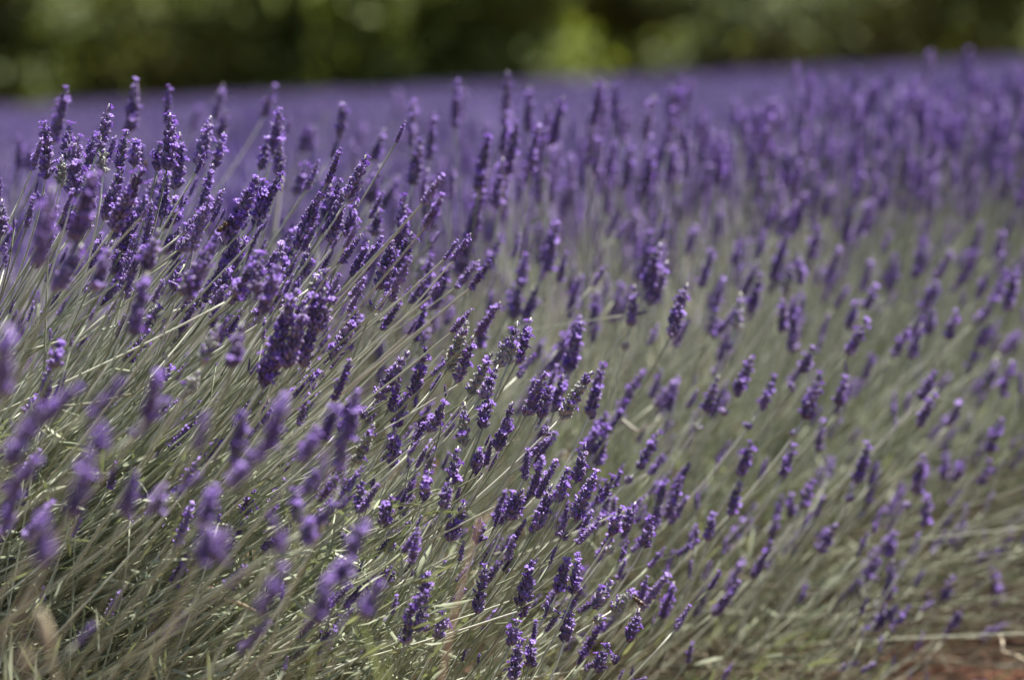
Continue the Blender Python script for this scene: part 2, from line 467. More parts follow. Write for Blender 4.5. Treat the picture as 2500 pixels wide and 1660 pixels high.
# ---------------------------------------------------------------- scatter by geometry nodes (stuff only)
def scatter(name, meshes, pts, rots, scl, idx):
    srcs = bpy.data.collections.new(name + "_forms")
    for k, me in enumerate(meshes):
        srcs.objects.link(bpy.data.objects.new("%s_form_%02d" % (name, k), me))
    me = bpy.data.meshes.new(name)
    me.from_pydata([tuple(p) for p in pts], [], [])
    a = me.attributes.new("rot", 'FLOAT_VECTOR', 'POINT'); a.data.foreach_set("vector", np.array(rots, dtype=np.float32).ravel())
    a = me.attributes.new("scl", 'FLOAT', 'POINT'); a.data.foreach_set("value", np.array(scl, dtype=np.float32))
    a = me.attributes.new("idx", 'INT', 'POINT'); a.data.foreach_set("value", np.array(idx, dtype=np.int32))
    o = link(bpy.data.objects.new(name, me))
    ng = bpy.data.node_groups.new(name, 'GeometryNodeTree')
    ng.interface.new_socket("Geometry", in_out='INPUT', socket_type='NodeSocketGeometry')
    ng.interface.new_socket("Geometry", in_out='OUTPUT', socket_type='NodeSocketGeometry')
    N, Lk = ng.nodes, ng.links
    gi, go = N.new("NodeGroupInput"), N.new("NodeGroupOutput")
    ci = N.new("GeometryNodeCollectionInfo")
    ci.inputs["Collection"].default_value = srcs
    ci.inputs["Separate Children"].default_value = True
    ci.inputs["Reset Children"].default_value = True
    ip = N.new("GeometryNodeInstanceOnPoints")
    ip.inputs["Pick Instance"].default_value = True
    def attr(nm, ty):
        q = N.new("GeometryNodeInputNamedAttribute"); q.data_type = ty; q.inputs["Name"].default_value = nm
        return [s for s in q.outputs if s.enabled and s.name == "Attribute"][0]
    e2r = N.new("FunctionNodeEulerToRotation")
    Lk.new(attr("rot", 'FLOAT_VECTOR'), e2r.inputs[0])
    Lk.new(gi.outputs[0], ip.inputs["Points"]); Lk.new(ci.outputs[0], ip.inputs["Instance"])
    Lk.new(e2r.outputs[0], ip.inputs["Rotation"]); Lk.new(attr("scl", 'FLOAT'), ip.inputs["Scale"]); Lk.new(attr("idx", 'INT'), ip.inputs["Instance Index"])
    Lk.new(ip.outputs[0], go.inputs[0])
    md = o.modifiers.new("scatter", 'NODES'); md.node_group = ng
    return o

# ---------------------------------------------------------------- the traced stalks
TRACE = "164,211,131,344,249,-;108,298,114,424,220,w;267,253,249,345,223,-;241,323,252,421,217,-;230,323,214,413,226,-;332,189,318,313,255,-;172,302,163,383,228,-;190,334,179,472,215,-;152,378,152,445,220,-;415,276,409,405,220,-;390,345,385,410,223,-;439,323,431,451,231,-;312,317,290,410,223,-;301,410,260,529,218,-;331,337,329,399,228,-;350,353,344,407,244,-;350,410,279,556,210,-;515,283,485,399,233,-;547,323,528,402,233,-;553,269,539,334,268,-;545,204,526,285,284,-;488,258,471,313,332,-;631,432,555,589,220,-;49,332,46,407,300,-;79,345,70,410,300,-;62,451,58,467,220,-;92,445,87,467,220,-;33,537,35,556,220,-;4,435,-3,483,220,-;5,486,3,565,215,-;130,445,95,632,172,-;233,416,187,578,187,-;406,421,398,527,223,-;428,478,423,540,220,-;515,502,455,565,217,-;173,497,154,556,217,-;671,208,647,280,284,-;682,269,669,375,244,-;655,332,636,410,241,-;685,340,680,426,241,-;712,285,701,323,268,-;837,248,829,334,260,-;829,337,810,380,260,-;753,302,737,367,300,-;766,310,755,367,308,-;745,394,726,470,260,-;810,237,804,264,364,-;888,296,880,356,348,-;940,313,913,388,268,-;929,402,902,486,260,-;894,378,850,483,223,-;812,424,788,481,244,-;807,451,796,535,236,-;780,472,728,601,220,-;842,459,807,588,225,-;869,491,850,577,226,-;690,529,686,565,260,-;644,437,628,535,226,-;970,215,970,277,396,-;1016,269,1010,318,380,-;1051,283,1043,323,380,-;1029,340,1010,445,255,-;983,323,972,372,348,-;975,378,961,421,332,-;975,429,937,502,284,-;986,475,975,608,236,-;923,510,915,570,241,-;1132,215,1121,291,364,-;1240,174,1232,302,292,-;1129,313,1121,367,348,-;1159,291,1151,340,364,-;1081,388,1070,456,316,-;1100,399,1091,448,316,-;1143,351,1132,421,332,-;1175,462,1119,669,260,-;1249,378,1240,443,300,-;1043,470,1032,516,284,-;1067,481,1054,556,276,-;1037,543,1026,584,268,-;302,591,282,664,220,-;14,593,12,648,220,g;201,596,141,702,187,-;268,607,233,704,187,-;387,558,355,656,196,-;360,664,325,807,182,-;439,555,404,612,220,-;482,561,444,604,215,-;455,599,423,631,217,-;471,610,458,639,220,-;415,642,398,664,220,-;450,645,425,702,220,-;477,645,444,713,206,-;518,596,458,718,196,-;583,585,542,658,220,-;566,645,528,723,217,-;531,721,447,753,220,-;634,555,615,601,220,-;637,615,577,713,206,-;610,694,558,734,210,-;35,732,24,764,215,-;41,756,27,794,210,-;47,788,41,810,215,-;92,710,95,740,196,-;141,658,130,707,192,-;233,748,219,780,210,-;301,696,298,729,220,g;287,732,260,767,215,-;379,726,377,783,215,-;401,775,393,824,215,-;371,810,309,875,218,-;458,786,425,856,220,g;401,856,393,900,220,-;423,894,374,935,215,-;303,927,295,951,220,-;117,921,114,954,220,-;176,821,173,845,206,-;146,832,133,891,201,-;123,813,122,829,210,-;455,886,431,924,215,-;555,775,536,821,196,-;536,788,493,881,196,-;591,788,569,886,187,-;488,902,458,956,198,-;526,867,527,891,220,-;610,875,607,902,220,-;550,932,539,956,220,-;19,794,3,956,154,-;957,580,929,699,220,w;712,607,671,751,220,-;755,596,745,669,225,-;807,653,761,702,215,-;799,658,745,767,209,-;731,680,728,718,215,-;726,704,685,810,206,-;793,702,766,794,209,-;810,723,783,802,209,-;750,745,701,889,206,-;709,761,655,916,206,-;772,783,739,889,209,-;685,807,642,935,206,-;636,615,625,702,201,-;682,642,642,756,198,-;829,696,815,740,215,-;875,752,815,872,220,w;647,775,642,826,212,-;772,902,728,967,220,-;766,940,764,956,220,-;999,856,926,967,220,w;1040,845,1010,959,220,-;1140,783,1097,894,220,-;1156,818,1116,927,220,-;1083,872,1075,900,228,g;1078,910,1054,951,223,g;1086,946,1089,967,223,g;1203,859,1151,956,225,h;1216,891,1178,965,220,-;1254,802,1216,889,228,h;1205,713,1194,761,260,-;1194,767,1167,843,249,-;1105,726,1091,788,268,-;1024,761,1018,821,260,-;1043,783,1032,843,260,-;1070,764,1056,813,268,-;1222,572,1186,658,268,-;1045,620,1018,680,268,-;1005,566,953,726,228,w;1105,626,1054,751,249,-;934,826,932,848,284,-;877,691,876,704,284,-;1257,696,1243,767,268,-;1614,593,1579,704,255,-;1630,637,1587,737,255,-;1619,696,1609,740,284,-;1549,694,1541,791,255,w;1584,761,1552,767,255,-;1679,691,1641,816,244,-;1809,713,1798,799,260,w;1852,637,1817,715,284,-;1860,667,1833,761,276,-;1749,756,1739,818,276,-;1812,574,1793,642,300,-;1874,555,1847,629,300,-;1698,550,1679,615,300,-;1562,555,1560,601,316,-;1590,550,1587,601,316,-;1665,642,1667,658,300,-;1736,648,1737,656,308,-;1340,583,1329,667,276,-;1289,620,1270,696,260,-;1270,685,1256,772,260,-;1313,691,1283,775,260,-;1457,629,1446,661,300,-;1441,664,1427,715,292,-;1459,710,1446,810,276,-;1419,783,1389,900,241,-;1392,805,1348,908,260,-;1264,783,1245,881,223,h;1297,775,1264,881,228,-;1329,824,1300,886,284,-;1446,905,1375,1015,223,hw;1329,910,1289,1007,220,-;1343,943,1319,1010,220,-;1375,913,1357,996,233,-;1473,883,1441,1010,239,-;1698,924,1695,937,268,-;1755,916,1725,1001,252,w;1833,870,1798,959,252,w;1893,916,1860,994,252,w;2001,555,1979,629,292,-;1936,650,1914,723,276,-;1914,729,1911,805,268,-;1955,631,1955,691,284,-;1939,726,1933,856,276,-;1968,723,1949,767,284,-;2006,642,1990,696,316,-;2082,585,2047,677,324,-;2023,767,2006,821,284,-;2090,737,2071,799,284,-;2115,775,2074,862,260,-;2009,821,1995,859,276,-;1985,843,1960,905,255,w;2139,694,2115,751,284,-;2193,645,2169,704,300,-;2258,583,2234,675,300,-;2326,610,2288,675,300,-;2364,604,2337,650,316,-;2288,685,2256,756,284,-;2448,561,2437,618,300,-;2413,669,2388,723,300,-;2456,656,2429,723,292,-;2434,726,2383,788,292,-;2486,653,2459,756,284,-;2337,751,2315,824,281,-;2223,791,2182,867,268,-;2250,791,2226,872,276,-;2283,756,2264,810,284,-;2418,788,2391,845,292,-;2388,845,2361,910,292,-;2440,810,2421,856,300,-;2491,810,2451,856,300,-;2356,707,2348,745,300,-;2004,913,1966,1018,252,w;2069,919,2047,985,255,-;2104,929,2088,967,276,-;2063,878,2066,908,260,-;2161,889,2158,902,284,-;2283,910,2250,970,268,-;2304,924,2291,946,276,-;2437,891,2405,951,284,-;2470,878,2445,962,281,-;2494,905,2489,956,281,-;2497,751,2497,788,292,-;108,985,57,1064,158,-;54,1067,24,1129,158,-;252,1029,244,1096,158,-;222,1012,214,1039,163,-;222,1099,198,1194,154,-;195,1183,173,1256,154,-;108,1251,103,1367,144,-;331,1145,306,1248,171,-;401,1180,379,1243,174,-;366,1235,363,1259,177,-;431,991,409,1037,215,-;409,991,396,1001,215,-;550,1061,509,1123,215,-;507,1118,471,1161,217,-;531,958,515,1007,215,-;615,983,604,1012,215,-;596,1001,572,1129,177,-;700,958,653,1091,168,-;650,1080,566,1180,168,-;620,1194,599,1251,215,-;518,1186,507,1272,168,-;539,1235,534,1272,210,-;515,1281,493,1367,158,-;553,1289,528,1367,158,-;398,1289,397,1302,215,-;314,1251,317,1267,210,-;872,950,848,1067,182,-;826,985,788,1069,182,-;780,1039,737,1123,180,-;837,1042,829,1134,182,-;845,1137,834,1180,187,-;772,1145,750,1205,177,-;720,1188,728,1270,184,-;761,1262,750,1324,177,-;653,966,653,1034,217,-;690,1110,677,1137,220,-;915,1031,872,1123,212,-;994,961,967,1037,220,-;967,1042,956,1132,220,-;997,1118,999,1137,220,-;1086,983,1051,1048,218,-;1135,980,1132,1080,220,h;1194,958,1181,1037,220,-;1251,980,1216,1091,220,-;1016,1048,1013,1061,228,-;1119,1088,1105,1175,217,-;1102,1167,1083,1235,212,-;1178,1091,1159,1145,220,-;1194,1067,1186,1085,220,-;1216,1102,1192,1145,223,-;1048,1145,1035,1216,215,-;883,1169,880,1243,212,-;913,1159,907,1210,220,-;994,1188,978,1240,220,-;1010,1172,1002,1213,228,-;956,1205,934,1275,215,-;1124,1178,1116,1221,220,-;1135,1226,1102,1313,220,-;1100,1256,1091,1308,220,-;959,1278,945,1346,220,-;1175,1262,1167,1319,220,-;1132,1319,1124,1365,220,-;1251,1199,1238,1262,225,-;1224,1240,1208,1283,220,-;815,1207,821,1237,215,-;894,1264,858,1351,172,-;1045,1337,1039,1351,220,g;1021,1275,1017,1283,220,g;1430,1080,1408,1169,223,-;1454,1151,1408,1262,220,w;1386,1140,1365,1216,220,-;1348,1180,1313,1286,220,-;1278,1191,1245,1262,220,-;1457,1029,1441,1102,246,-;1481,1037,1457,1132,246,-;1500,1161,1462,1224,233,-;1492,1194,1468,1275,241,-;1530,980,1492,1045,268,-;1609,1050,1562,1140,244,w;1625,1169,1609,1224,249,-;1611,1202,1603,1291,249,-;1592,1259,1573,1329,231,-;1516,1237,1495,1302,228,-;1552,1224,1525,1289,231,w;1565,1218,1565,1286,260,-;1386,1210,1381,1262,233,-;1535,1319,1514,1367,233,-;1836,1075,1809,1159,249,-;1806,1175,1785,1256,249,-;1701,1188,1701,1240,260,-;1766,1104,1749,1145,268,-;1874,1115,1855,1167,268,-;1741,1251,1730,1316,249,-;1698,1278,1701,1324,249,-;1774,1313,1766,1351,255,-;1451,1272,1462,1294,252,-;1936,1083,1911,1161,255,-;1982,1169,1963,1235,262,-;1936,1202,1928,1259,268,-;2014,1205,1993,1253,268,-;2006,1026,1998,1096,268,-;2120,1077,2093,1175,262,w;2142,1126,2123,1178,271,-;2036,1113,2025,1161,284,-;2020,1118,1998,1183,292,-;2258,1107,2234,1199,268,w;2269,1205,2256,1283,268,-;2312,1102,2302,1167,281,-;2359,1113,2331,1169,281,-;2283,955,2245,1039,263,-;2353,966,2318,1034,276,-;2185,955,2180,1010,281,-;2188,1015,2185,1050,281,-;2226,950,2210,999,284,-;2445,1018,2415,1102,276,-;2418,1123,2399,1180,281,-;2483,1064,2467,1094,284,-;2039,1278,2006,1346,255,-;2150,1245,2134,1297,268,-;2185,1297,2169,1356,271,-;2120,1300,2096,1351,268,-;2247,1300,2226,1351,273,-;2359,1229,2348,1283,284,-;2426,1199,2405,1243,284,-;2334,1313,2326,1337,284,-;2402,1291,2402,1319,284,-;1189,1378,1165,1492,220,-;1043,1392,1032,1465,212,-;1045,1473,1021,1535,212,-;999,1492,991,1565,212,-;1089,1495,1070,1552,215,-;1007,1392,1005,1416,220,-;886,1367,875,1400,215,-;1170,1595,1167,1619,220,-;1135,1590,1129,1611,223,-;693,1419,688,1462,210,-;701,1606,693,1633,196,-;858,1362,821,1413,165,-;810,1392,772,1516,161,-;929,1416,888,1500,168,-;864,1465,850,1497,168,-;1359,1332,1343,1373,220,-;1297,1365,1270,1470,220,-;1386,1357,1365,1438,220,w;1413,1346,1403,1441,220,-;1343,1470,1329,1506,220,-;1310,1462,1300,1484,231,-;1392,1468,1381,1557,220,-;1308,1511,1302,1565,218,-;1297,1560,1294,1619,217,-;1264,1508,1248,1571,215,-;1270,1557,1254,1652,215,-;1495,1416,1451,1476,228,-;1552,1435,1500,1487,228,w;1562,1484,1535,1560,225,w;1487,1568,1459,1630,220,-;1432,1573,1413,1619,225,-;1630,1378,1617,1427,246,-;1646,1419,1619,1506,241,-;1598,1508,1592,1527,246,-;1546,1384,1514,1413,246,-;1690,1565,1679,1614,246,-;1546,1622,1541,1655,236,-;1519,1641,1511,1657,228,-;1790,1617,1766,1655,249,-;1457,1365,1454,1378,252,-;2120,1454,2101,1497,262,-;2161,1473,2147,1511,268,-;2182,1478,2177,1533,268,-;2155,1508,2158,1543,268,-;2180,1365,2166,1462,273,-;2142,1340,2131,1413,273,-;2104,1392,2093,1449,268,-;2153,1549,2145,1590,265,-;2256,1389,2234,1430,276,-;2323,1403,2304,1462,279,-;2269,1441,2261,1478,279,-;2356,1478,2326,1527,276,-;2326,1511,2307,1560,276,-;2418,1373,2443,1462,292,-;2256,1543,2239,1584,271,-;2104,1533,2104,1554,262,-;2185,1595,2180,1619,265,-;2223,1644,2220,1660,268,-;2264,1644,2261,1663,268,-;2366,118,2355,200,420,-;1535,408,1524,490,370,-;1715,402,1704,490,370,-;2096,190,2075,300,400,-;1948,190,1938,270,420,-;1466,200,1455,340,400,-;2215,225,2205,330,390,-;2310,260,2295,370,380,-;2420,300,2408,400,370,-;1775,330,1765,430,390,-;1880,360,1868,450,380,-;2010,330,1995,430,380,-;2150,380,2135,480,370,-;2260,400,2240,500,360,-;2380,430,2362,520,350,-;2470,380,2455,480,350,-;1350,310,1340,400,400,-;1430,320,1418,420,390,-;1640,300,1630,390,400,-"
stalks = []
for rec in TRACE.split(";"):
    q = rec.split(",")
    xt, yt, xb, yb, d = (float(v) for v in q[:5])
    stalks.append(dict(xt=xt, yt=yt, xb=xb, yb=yb, d=d / 100, flag=q[5], len=math.hypot(xt - xb, yt - yb)))
stalks.sort(key=lambda s: -s["len"])
random.seed(19)
for s in stalks:
    if s["flag"] in "-w" and random.random() < .07: s["flag"] = "h" if s["flag"] == "-" else "hw"
random.seed(21)
for s in stalks:
    d = s["d"]
    tilt = random.gauss(0.10, 0.16) * s["len"] / FPX * d
    s["B"] = at(s["xb"], s["yb"], d)
    s["T"] = at(s["xt"], s["yt"], d - tilt)
    s["coc"] = 49.0 * abs(d - FOCUS) / d
    t = (s["T"] - s["B"]).normalized()
    ts = Vector((max(0.18, t.x) + 0.22 + random.gauss(0, .06), -0.5 * max(0.2, t.x) + random.gauss(0, .12), max(0.25, t.z * 0.62))).normalized()
    L = random.uniform(.30, .44)
    if d < 2.0: ts = Vector((.5, random.uniform(-.75, -.5), random.uniform(.4, .7))).normalized()
    B = s["B"]
    ctrl = B - t * 0.11
    root = ctrl - ts * L
    root.z = max(root.z, 0.03)
    s["root"], s["ctrl"], s["t"], s["ts"] = root, ctrl, t, ts

THINGS, REST = stalks[:300], stalks[300:]

def stem_points(s, n=12):
    r, c, b = s["root"], s["ctrl"], s["B"]
    return bez(r, c.lerp(r, 0.12) + UP * 0.012, b, n)

# ---- labels that single each stalk out: what it looks like, then its place among its like
ORD = "first second third fourth fifth sixth seventh eighth ninth tenth eleventh twelfth thirteenth fourteenth fifteenth sixteenth seventeenth eighteenth nineteenth twentieth".split()
COLN = ["far left", "centre left", "centre", "centre right", "far right"]
ROWN = ["at the field's top edge", "below the field's top edge", "at mid height", "in lower half", "at bottom edge"]
def cell(s):
    x, y = (s["xt"] + s["xb"]) / 2, (s["yt"] + s["yb"]) / 2
    return min(4, max(0, int(x // 500))), 0 if y < 400 else 1 if y < 650 else 2 if y < 950 else 3 if y < 1280 else 4
def look(s):
    f = "grey-green" if s["flag"] in "gh" or "h" in s["flag"] else ""
    if s["coc"] < 4: b = "sharp"
    elif s["d"] < FOCUS: b = "close blurred"
    elif s["coc"] < 11: b = "slightly blurred"
    else: b = "distant blurred"
    z = "long" if s["len"] > 105 else "short" if s["len"] < 70 else "medium"
    return (b, z, f or "purple")
bins = {}
for s in THINGS:
    bins.setdefault((cell(s), look(s)), []).append(s)
for (c, k), lst in bins.items():
    lst.sort(key=lambda s: s["xt"])
    for i, s in enumerate(lst):
        who = "%s %s %s lavender spike" % k
        where = "%s %s" % (COLN[c[0]], ROWN[c[1]])
        s["label"] = "%s, %s" % (who, where) if len(lst) == 1 else "%s, %s from left, %s" % (who, ORD[i], where)

def spike_axis(s, k):
    """slightly bowed centre line of a spike, 0 base .. 1 tip"""
    B, T = s["B"], s["T"]
    side = s.setdefault("side", (T - B).cross(Vector((random.gauss(0, 1), random.gauss(0, 1), random.gauss(0, 1)))).normalized() * (T - B).length * random.uniform(-.06, .06))
    return B.lerp(T, k) + side * 4 * k * (1 - k) * 0.5

random.seed(33)
n_obj = 0
for s in THINGS:
    root = empty("lavender_stalk", s["root"])
    tag(root, s["label"], "lavender", "lavender stalks of the near row")
    o = s["root"]
    Ls = (s["T"] - s["B"]).length
    mb = MB()
    pts = [p - o for p in stem_points(s)]
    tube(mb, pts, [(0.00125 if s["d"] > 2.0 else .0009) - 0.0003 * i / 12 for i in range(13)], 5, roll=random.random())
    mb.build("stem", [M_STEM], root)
    grey = s["flag"] in ("g", "h", "hw")
    detail = 1.85 < s["d"] < 3.0
    if detail:
        sp = MB()
        nseg = 6
        tube(sp, [spike_axis(s, i / nseg) - o for i in range(nseg + 1)], [.0012 - .0006 * i / nseg for i in range(nseg + 1)], 5)
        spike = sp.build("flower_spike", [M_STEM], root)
        m = max(1, round(Ls / 0.0068))
        fat = random.uniform(1.08, 1.26) * (1 + .22 * min(1, max(0, (s["len"] - 90) / 90))) * (1.0 if Ls > .045 else .92)
        gap = "w" in s["flag"]
        open_rate = random.choice((0.35, 0.7, 1.0, 1.5)) if not grey else 0.25
        for i in range(m):
            t = 0.5 if m == 1 else i / (m - 1)
            top = (i == m - 1 and m > 1)
            k = t * max(0.3, 1 - 0.0062 / Ls)
            if gap and i: k = max(k, 0.0)
            c = spike_axis(s, k)
            ax = (spike_axis(s, min(1, k + .05)) - spike_axis(s, max(0, k - .05))).normalized()
            j = random.randrange(3 if top else (4 if grey and s["flag"] == "g" else 8))
            if top: me, src = (TOP_GREY if grey else TOP_ME)[j], TOPS[j]
            elif grey and s["flag"] == "g": me, src = WHORL_GREY[j], WHORLS[j]
            elif grey and t < .75: j %= 4; me, src = WHORL_GREY[j], WHORLS[j]
            else: me, src = WHORL_ME[j], WHORLS[j]
            sc = fat * (1.08 - .48 * max(0, t - .35) / .65) * random.uniform(.88, 1.08)
            Fm = frame(ax, random.uniform(0, 6.28))
            Mx = Matrix.Translation(c - o) @ Fm.to_4x4() @ Matrix.Rotation(random.gauss(0, .1), 4, 'X') @ Matrix.Scale(sc, 4)
            w = bpy.data.objects.new("whorl", me); link(w, spike); w.matrix_basis = Mx
            n_obj += 1
            for q in range(int(open_rate + random.random())):
                p, a = random.choice(src[1])
                fl = bpy.data.objects.new("floret", random.choice(FLORET_ME)); link(fl, spike)
                fa = (Mx.to_3x3() @ a).normalized()
                fl.matrix_basis = Matrix.Translation(Mx @ p) @ frame(fa, random.uniform(0, 6.28)).to_4x4() @ Matrix.Scale(random.uniform(.65, 1.0), 4)
                n_obj += 1
        if gap:                                           # the lone lower whorl some spikes carry
            dn = 0.020 + random.uniform(0, .008)
            pb = s["B"] - s["t"] * dn
            # keep it on the stem
            best = min(stem_points(s, 120), key=lambda p: abs((p - s["B"]).length - dn))
            w = bpy.data.objects.new("whorl", random.choice(WHORL_GREY if random.random() < .4 else WHORL_ME)); link(w, spike)
            w.matrix_basis = Matrix.Translation(best - o) @ frame(s["t"], random.uniform(0, 6)).to_4x4() @ Matrix.Scale(.95, 4)
    else:
        j = random.randrange(len(SPIKE_ME))
        sp = bpy.data.objects.new("flower_spike", SPIKE_ME[j]); link(sp, root)
        z = Ls / SPIKE_LEN[j]; x = min(1.35, max(.85, z ** .5))
        sp.matrix_basis = Matrix.Translation(s["B"] - o) @ frame(s["t"], random.uniform(0, 6)).to_4x4() @ Matrix.Diagonal((x, x, z, 1))
print("traced", len(stalks), "things", len(THINGS), "pieces", n_obj)

# ---------------------------------------------------------------- rest of the near row
random.seed(55)
stem_mb = MB(); s_pts, s_rot, s_scl, s_idx = [], [], [], []
leaf_mb = MB()

HOLLOWS = [(at(2215, 1490, 3.0), .10), (at(2360, 1560, 3.0), .06), (at(1345, 1500, 2.7), .17), (at(1150, 1420, 2.65), .10), (at(1990, 1290, 3.1), .06), (at(2120, 1640, 2.9), .07)]
def in_hollow(p): return any((p - c).length < r for c, r in HOLLOWS)
def leaf(mb, p, d, L, w, curl=0.15, mat=0):
    if mb is leaf_mb and any((p - c).length < r for c, r in HOLLOWS): return      # openings between the plants
    F = frame(d, random.uniform(0, 6.28))
    prof = [(0, .35), (.3, 1), (.7, .9), (1, .12)]
    vv, al = [], []
    for t, q in prof:
        z = Vector((curl * L * t * t, 0, L * t))
        for sg, h in ((-1, .35), (0, 0), (1, .35)):
            vv.append(p + F @ (z + Vector((h * w * q, sg * w * q, 0)))); al.append(t)
    mb.add(vv, [(j * 3 + k, j * 3 + k + 1, j * 3 + k + 4, j * 3 + k + 3) for j in range(3) for k in range(2)], mat, al)

def surf(px, py):
    """distance at which the clear heads stand in the photograph, from the near clump to the right edge"""
    return 2.2 + .00062 * max(0, px - (600 + (py - 300) * .75))
def before(p):
    px, py, d = project(p)
    return -100 < px < 2600 and py < 1750 and d < surf(px, py) + .03

def put_spike(p, d, L):
    j = random.randrange(len(SPIKE_ME))
    s_pts.append(p); s_rot.append(tuple((frame(d, random.uniform(0, 6.28))).to_euler())); s_scl.append(L / SPIKE_LEN[j]); s_idx.append(j)

for s in REST:                                             # smaller traced stalks
    tube(stem_mb, stem_points(s, 8), [.0011 - .00025 * i / 8 for i in range(9)], 4)
    Ls = (s["T"] - s["B"]).length
    put_spike(s["B"], s["t"], max(Ls, .011))

for i in range(26):                                        # half-hidden heads inside the crowded near clump
    x, y, d = random.uniform(0, 820), random.uniform(470, 800), random.uniform(2.16, 2.55)
    if y > 560 + 330 * (1 - abs(x - 420) / 500): continue
    B = at(x, y, d); t = Vector((random.gauss(.42, .12), random.gauss(-.1, .15), .85)).normalized()
    put_spike(B, t, random.uniform(.034, .055))
    q = dict(B=B, ctrl=B - t * .1, root=B - t * .1 - Vector((.6, -.1, .6)).normalized() * .34)
    tube(stem_mb, stem_points(q, 8), [.0011] * 9, 4)

for i in range(290):                                       # lesser heads scattered over the flank
    if i < 120: x, y = random.uniform(300, 1750), random.uniform(820, 1620)
    else: x, y = random.uniform(1250, 2520), random.uniform(560, 1560)
    d = surf(x, y) + (random.uniform(.0, .22) if i < 120 else random.uniform(.05, .55))
    if x < 700 and y > 1250: continue
    B = at(x, y, d)
    if B.z < .08: continue
    t = Vector((random.gauss(.45, .17), random.gauss(-.1, .2), random.uniform(.7, 1))).normalized()
    put_spike(B, t, random.uniform(.020, .046))
    q = dict(B=B, ctrl=B - t * .1, root=B - t * .1 - Vector((.7, random.gauss(-.3, .1), random.uniform(.3, .7))).normalized() * .32)
    q['root'].z = max(.03, q['root'].z)
    tube(stem_mb, stem_points(q, 8), [.0011] * 9, 4)

for i in range(96):                                        # heads low in the near clump, some leaning out towards the camera
    soft = i >= 76
    x, y = (random.uniform(0, 1020), random.uniform(960, 1640)) if not soft else (random.uniform(-20, 800), random.uniform(1000, 1640))
    d = random.uniform(2.06, 2.26) if not soft else random.uniform(1.55, 1.9)
    B = at(x, y, d)
    t = Vector((random.gauss(.5, .2), random.gauss(-.1, .2), random.uniform(.6, 1))).normalized()
    put_spike(B, t, random.uniform(.016, .042))
    q = dict(B=B, ctrl=B - t * .08, root=B - t * .08 - Vector((.75, -.45 if soft else -.1, random.uniform(.25, .6))).normalized() * .3)
    q['root'].z = max(.03, q['root'].z)
    tube(stem_mb, stem_points(q, 8), [.0010] * 9, 4)

NFILL = 7600
for i in range(NFILL):
    sv = random.uniform(-0.9, 3.3)
    if random.random() < .68: phi = R(random.gauss(-2, 24))
    else: phi = R(random.uniform(-50, 84))
    r0 = A0 + U * sv + V * (random.gauss(0, .07) + .12 * math.sin(phi)); r0.z = random.uniform(.06, .16)
    ell = random.uniform(.46, .64) * (1 - .12 * abs(phi) / R(80))
    lean = Vector((0.16, -0.02, 0)) + U * random.gauss(0, .15) + V * random.gauss(0, .06)
    dirv = (V * math.sin(phi) + UP * math.cos(phi) + lean).normalized()
    p2 = r0 + dirv * ell - UP * .05 * abs(math.sin(phi))
    ph2 = phi * 1.18
    p1 = r0 + (V * math.sin(ph2) + UP * math.cos(ph2) + lean * 1.2).normalized() * ell * .55 - UP * .03 * abs(math.sin(phi))
    p2.z = max(p2.z, .05); p1.z = max(p1.z, .04)
    px, py, d = project(p2)
    if d < 2.05 or project(r0)[2] < 2.0 or (d < 2.6 and py > 1250 and px > 900): continue
    if px > 700 and (before(p2) or before(p1)): continue
    if in_hollow(p1) or in_hollow(p2): continue
    inframe = -150 < px < 2650 and -100 < py < 1760
    spike = True; cut = 1.0
    if inframe:
        if d < 2.55:
            spike = random.random() < (.09 if py < 620 and px < 1100 else .03)
        else:
            k = 1 / (1 + math.exp((py - 430 - 60 * (d - 3)) / 70))          # crest flowers thin out down the flank
            spike = random.random() < (.15 + .85 * k) * (.3 if px < 800 else .3 + .7 * min(1, (px - 800) / 400)) * (.7 if d < 3.05 else 1)
        if not spike:
            if (phi < R(12) and py < 600) or (px < 1050 and py < 800): continue
            if py > 850 and random.random() < .5: continue
            cut = random.uniform(.55, .85)
    pts = bez(r0, p1, p2, 8)
    if cut < 1: pts = pts[:max(4, int(9 * cut))]
    m = len(pts)
    tube(stem_mb, pts, [random.uniform(.0010, .0014) * (1 - .25 * k / 8) for k in range(m)], 4, cap=False)
    if spike:
        t = ((p2 - p1).normalized() + UP * .35).normalized()
        put_spike(p2, (t + Vector((.12, 0, 0))).normalized(), random.uniform(.027, .052) if d > 2.9 else random.uniform(.034, .058))
    for k in range(3):                                     # narrow leaves on the lower stem
        q = pts[random.randrange(0, max(1, m // 2))]
        leaf(leaf_mb, q, (dirv + Vector((random.gauss(0, .5), random.gauss(0, .5), random.gauss(.2, .4)))).normalized(), random.uniform(.02, .045), random.uniform(.0012, .0022))

